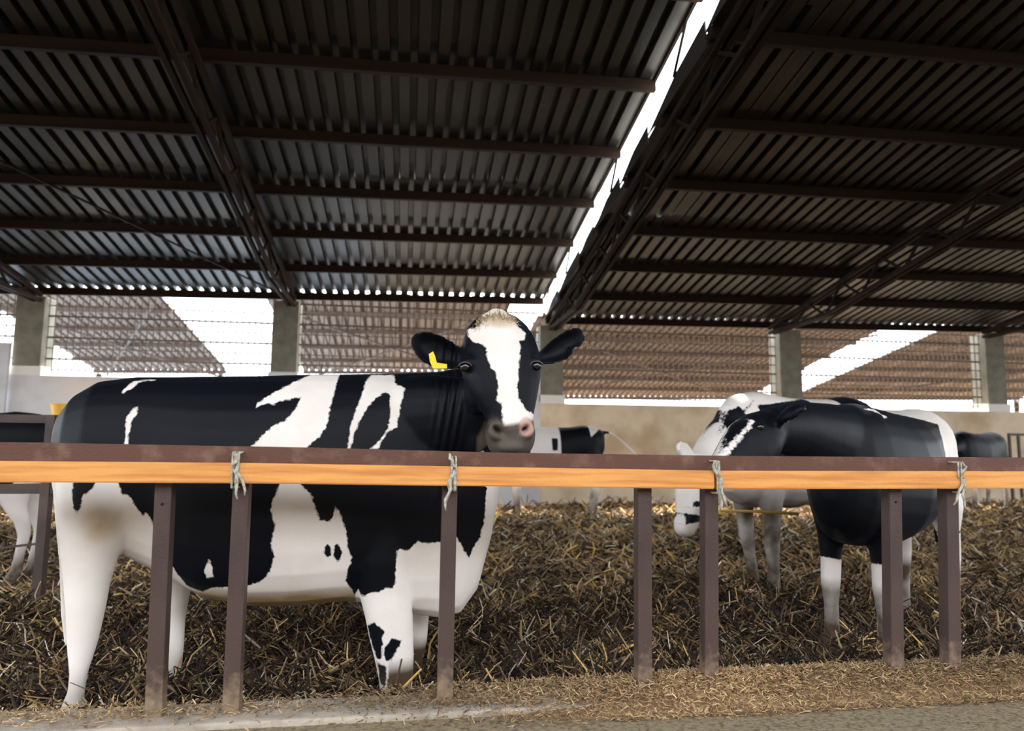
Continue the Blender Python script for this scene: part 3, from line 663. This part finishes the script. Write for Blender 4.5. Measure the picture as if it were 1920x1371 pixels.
# ---- generic standing cow --------------------------------------------------
def make_cow(neck, muzzle, side, voxel=.016, tail=None, legs=(0, 0, 0, 0), headw=1.0):
    """local frame: x forward, z up, ground at 0; neck = poll point, muzzle = nose tip"""
    global raw
    raw = Raw()
    T = [(-.87, 1.30, 1.05, .07), (-.82, 1.39, .96, .15), (-.70, 1.44, .88, .22), (-.52, 1.46, .80, .265), (-.30, 1.43, .71, .275), (-.05, 1.42, .63, .32),
         (.2, 1.42, .60, .325), (.42, 1.44, .62, .285), (.58, 1.45, .62, .25), (.72, 1.42, .65, .205), (.83, 1.34, .74, .14), (.89, 1.22, .90, .07)]
    raw.rings([raw.ring((x, 0, (a+b)/2), (0, w, 0), (0, 0, (a-b)/2), 26, 2.3) for x, a, b, w in T])
    pk = Vector(neck); mz = Vector(muzzle); sh = Vector((.62, 0, 1.18))
    n1 = sh.lerp(pk, .38); n2 = sh.lerp(pk, .75)
    dirn = (pk-sh).normalized()
    raw.chain([sh-dirn*.1, n1, n2, pk-dirn*.0+(mz-pk)*.10], [.19, .155, .12, .09], [.27, .21, .155, .11], side)
    d = mz-pk; hd = d.normalized()
    sv = Vector(side); sv = (sv-hd*sv.dot(hd)).normalized(); upv = sv.cross(hd)
    if upv.dot(pk-sh) < 0 and abs(hd.z) < .95: pass
    hs = [(-.02, .045, .05, 0), (.08, .085, .10, 0), (.25, .105, .135, 0), (.42, .10, .14, 0), (.6, .085, .115, 0), (.78, .068, .085, 0), (.9, .07, .078, 0), (.98, .06, .06, 0), (1.03, .035, .04, 0)]
    raw.rings([raw.ring(pk+d*t, sv*a*headw, upv*b*headw, 20, 2.4) for t, a, b, _ in hs])
    for s in (-1, 1):
        c = pk + d*.08 + sv*(.08*s)
        o = [c+sv*(s*u)+upv*0+hd*w_ for (u, w_) in ((0, -.03), (.06, -.06), (.12, -.065), (.17, -.04), (.19, .0), (.16, .04), (.10, .06), (.03, .05))]
        raw.leaf(o, upv*.035, hd*0+upv*.03)
    for i, (lx, ly, hind) in enumerate(((-.66, .15, 1), (-.66, -.15, 1), (.55, .14, 0), (.55, -.14, 0))):
        sx = legs[i]
        if hind: st = [(-.56, 1.15, .20, .12), (-.60, .95, .20, .125), (-.60, .80, .15, .105), (-.63, .66, .095, .075), (-.70, .52, .065, .055), (-.72, .42, .050, .045), (-.70, .28, .040, .038), (-.68, .14, .045, .042), (-.65, .05, .065, .055), (-.64, 0, .075, .06)]
        else: st = [(.56, 1.05, .15, .10), (.55, .85, .13, .10), (.54, .70, .085, .075), (.54, .55, .062, .058), (.55, .42, .060, .055), (.545, .28, .043, .04), (.54, .14, .046, .044), (.56, .05, .065, .055), (.57, 0, .075, .06)]
        raw.rings([raw.ring((x+sx*(1-min(z, .9)/.9), ly*(1.0 if z < .9 else .85), z-.02), (a, 0, 0), (0, b, 0), 16) for x, z, a, b in st])
    tl = tail or [(-.86, 0, 1.38), (-.93, 0, 1.25), (-.93, 0, .95), (-.92, 0, .7), (-.92, 0, .5)]
    raw.chain(tl, [.032, .026, .022, .03, .015][:len(tl)], [.032, .026, .022, .03, .015][:len(tl)], (0, 1, 0) if tail is None else (0, .3, 1), n=10)
    return solidify(raw, 'cow', voxel, 5)
def place(loc, heading, s=1.0): return Matrix.Translation(loc) @ Matrix.Rotation(heading, 4, 'Z') @ Matrix.Scale(s, 4)
def add_eyes(cow, pk, mz, side, hw=1.0):
    pk, mz = Vector(pk), Vector(mz); d = mz-pk; hd = d.normalized(); sv = Vector(side); sv = (sv-hd*sv.dot(hd)).normalized(); upv = sv.cross(hd)
    for s in (-1, 1):
        bm = bmesh.new(); bmesh.ops.create_uvsphere(bm, u_segments=14, v_segments=8, radius=.02)
        bmesh.ops.translate(bm, vec=pk+d*.33+sv*s*.096*hw+upv*.05, verts=bm.verts); e = bpy.data.meshes.new('eye'); bm.to_mesh(e); bm.free()
        for p in e.polygons: p.use_smooth = True
        link('eye', e, M['eye'], cow)
def coat_from(me, mw, ops, start=.08, Yref=4, noise=None):
    P = coords(me); cf = np.full(len(P), start); f = px_to_local(me, mw, None, Yref)
    if noise:
        sx, sz, ph, th = noise
        cf = .09*(np.sin(P[:, 0]*sx+ph+1.3*np.sin(P[:, 2]*sz*.7+ph)) * np.cos(P[:, 2]*sz+ph*1.7+np.sin(P[:, 0]*sx*.6)) + th)
    for (poly, white, *side) in ops:
        s = poly_sd(P[:, [0, 2]], [f([q])[0] if q[0] > 10 else q for q in poly])
        new = np.minimum(cf, -s) if white else np.maximum(cf, s)
        cf = new
    return cf

# black cow on the right, facing left towards the rail
def loc2(mw, p): return mw.inverted() @ p
mwB = place((3.06, 4.10, -.16), math.atan2(-.78, -1.15), 1.0)
pk = loc2(mwB, at(1452, 792, 3.42)); mz = loc2(mwB, at(1330, 905, 3.22)); sd_ = (mwB.inverted().to_3x3() @ Vector((.25, 1, 0)))
meB = make_cow(pk, mz, sd_, .013, legs=(0, .05, 0, .05))
cB = coat_from(meB, mwB, [([(1726, 752), (1742, 768), (1758, 795), (1768, 830), (1774, 880), (1774, 1000), (-1.2, .75), (-1.2, 1.6)], True),
     ([(.40, .0), (.72, .0), (.72, .56), (.40, .50)], True), ([(-.9, 0), (-.55, 0), (-.5, .60), (-.9, .65)], True),
     ([(1338, 862), (1352, 838), (1404, 786), (1416, 788), (1396, 815), (1362, 858)], True), ([(1640, 768), (1648, 766), (1664, 782), (1658, 786)], True)], Yref=3.6)
cowB = finish_cow(meB, 'cow', mwB, 'black cow with white tail and socks standing at the right of the pen', cB, mudtop=.43, ramp=.08)
add_eyes(cowB, pk, mz, sd_)
# spotted cow behind it, head lowered
hA = math.pi*1.13; cA_ = at(1352, 900, 5.15) - Vector((math.cos(hA), math.sin(hA), 0))*.89*1.12
mwA = place((cA_.x, cA_.y, -.16), hA, 1.12)
pk = loc2(mwA, at(1318, 862, 5.05)); mz = loc2(mwA, at(1281, 1000, 4.85)); sd_ = (mwA.inverted().to_3x3() @ Vector((.9, .5, 0)))
meA = make_cow(pk, mz, sd_, .016, legs=(0, .1, .0, -.15))
cA = coat_from(meA, mwA, [([(1362, 770), (1385, 762), (1408, 790), (1385, 825), (1366, 810)], False), ([(1345, 760), (1358, 752), (1360, 800), (1346, 815)], False), ([(1420, 760), (1500, 748), (1500, 900), (1420, 860)], False),
     ([(1262, 930), (1300, 940), (1300, 952), (1270, 950)], False), ([(1262, 958), (1275, 962), (1285, 985), (1272, 982)], False), ([(-.9, 1.5), (-.3, 1.5), (-.3, .7), (-.9, .9)], False)], start=-.08, Yref=5.4)
cowA = finish_cow(meA, 'cow', mwA, 'white cow with black patches eating with lowered head behind the black cow', cA, mudtop=.8)
add_eyes(cowA, pk, mz, sd_)
# far cow in the middle, tail swung out to the right
xE = at(1128, 850, 11.0).x
mwE = place((xE-.84, 11.0, -.16), math.pi*.985, 1.0)
meE = make_cow((1.05, -.1, 1.25), (1.35, -.15, .85), (0, 1, 0), .022, tail=[(-.85, 0, 1.36), (-.98, 0, 1.34), (-1.12, 0, 1.25), (-1.3, 0, 1.08), (-1.45, 0, .95)])
cE = coat_from(meE, mwE, [([(1044, 780), (1098, 785), (1108, 820), (1126, 800), (1140, 800), (1140, 880), (1052, 880)], False), ([(1034, 822), (1046, 822), (1046, 845), (1036, 845)], False), ([(.3, 1.5), (.9, 1.5), (.9, .9), (.4, .8)], False)], start=-.08, Yref=11)
cowE = finish_cow(meE, 'cow', mwE, 'distant black and white cow with tail swung out, seen past the muzzle', cE, mudtop=.5); add_eyes(cowE, (1.05, -.1, 1.25), (1.35, -.15, .85), (0, 1, 0))
# far cow at right edge
mwD = place((10.35, 11.4, -.16), math.radians(205), 1.0)
meD = make_cow((1.1, 0, 1.1), (1.4, 0, .6), (0, 1, 0), .022)
cowD = finish_cow(meD, 'cow', mwD, 'distant black cow at the right edge behind the rail', coat_from(meD, mwD, [([(-.9, 0), (.8, 0), (.8, .5), (-.9, .5)], True)]), mudtop=.5)
add_eyes(cowD, (1.1, 0, 1.1), (1.4, 0, .6), (0, 1, 0))
# cow at the left edge behind the steel pen gate
xF = at(104, 850, 6.6).x
mwF = place((xF-.92, 6.7, -.20), math.pi*1.02, 1.0)
meF = make_cow((1.0, 0, 1.3), (1.3, -.1, .95), (0, 1, 0), .018)
cowF = finish_cow(meF, 'cow', mwF, 'black and white cow at the left edge behind the steel gate', coat_from(meF, mwF, [([(-.95, .0), (-.5, 0), (-.5, .75), (-.8, .95), (-.95, 1.2)], True), ([(.2, 0), (.9, 0), (.9, .8), (.2, .7)], True), ([(-.3, 1.38), (.1, 1.36), (.1, 1.5), (-.3, 1.5)], True)]), mudtop=.35)
add_eyes(cowF, (1.0, 0, 1.3), (1.3, -.1, .95), (0, 1, 0))

# ------------------------------------------------------------------ small things
M['gate'] = mat('gate steel', (.06, .04, .036), .6, .1, (10, (.10, .065, .05), .4, .7))
g = empty('pen_gate', (-2.6, 5.6, -.17)); tag(g, 'dark steel pen gate at the left edge behind the big cow', 'gate')
for (a, b, w, h) in (((-4.6, 5.6, 1.17), (-2.5, 5.6, 1.17), .05, .06), ((-4.6, 5.6, .66), (-2.5, 5.6, .66), .05, .07), ((-4.6, 5.6, .05), (-2.6, 5.6, .27), .02, .015)):
    bar('gate_rail', a, b, w, h, M['gate'], g)
for x in (-2.60, -3.6, -4.6): bar('gate_post', (x, 5.6, -.22), (x, 5.6, 1.2), .06, .075, M['gate'], g)
g2 = empty('pen_gate', (11.5, 11.9, -.17)); tag(g2, 'thin dark gate by the wall at the far right edge', 'gate')
zg = at(1905, 815, 11.9).z; xg = at(1890, 815, 11.9).x
bar('gate_rail', (xg, 11.9, zg), (xg+2.2, 11.9, zg), .04, .05, M['gate'], g2); bar('gate_rail', (xg, 11.9, .5), (xg+2.2, 11.9, .5), .04, .05, M['gate'], g2)
for x in (xg+.02, xg+.22, xg+.9, xg+1.6, xg+2.2): bar('gate_post', (x, 11.9, -.22), (x, 11.9, zg), .04, .04, M['gate'], g2)
# yellow tub on a block by the wall
M['tub'] = mat('yellow plastic', (.85, .50, .06), .45)
tag(link('concrete_block', box_mesh('block', (-6.0, 12.2, -.3), (-5.3, 12.75, 1.38), .02), M['wall']), 'pale concrete block by the back wall under the yellow tub', 'block')
bm = bmesh.new()
prof = [(.10, 0), (.145, .0), (.17, .16), (.185, .17), (.185, .19), (.165, .19), (.14, .02), (.0, .02)]
vs = [bm.verts.new((r_, 0, z)) for r_, z in prof]
bmesh.ops.spin(bm, geom=[bm.edges.new((vs[i], vs[i+1])) for i in range(len(vs)-1)]+vs, cent=(0, 0, 0), axis=(0, 0, 1), angle=2*math.pi, steps=24)
bmesh.ops.remove_doubles(bm, verts=bm.verts, dist=1e-4); me = bpy.data.meshes.new('tub'); bm.to_mesh(me); bm.free()
t = link('feed_tub', me, M['tub']); t.location = (-5.64, 12.45, 1.38); tag(t, 'round yellow plastic tub by the back wall at the left', 'tub')
# long yellow straws caught behind the rail
M['ystraw'] = mat('yellow straw', (.62, .40, .07), .6)
for (a, b, lab) in (((1350, 958, 4.6), (1497, 964, 4.6), 'long yellow straw stalk held level below the rail before the lowered head'), ((1275, 935, 5.1), (1365, 968, 4.62), 'yellow straw stalk slanting from the lowered head of the spotted cow')):
    p, q = at(*a), at(*b); mid = (p+q)/2+Vector((0, 0, .006))
    tag(link('straw_stalk', tube_mesh('straw_stalk', [p, mid, q], .011, 6), M['ystraw']), lab, 'straw')
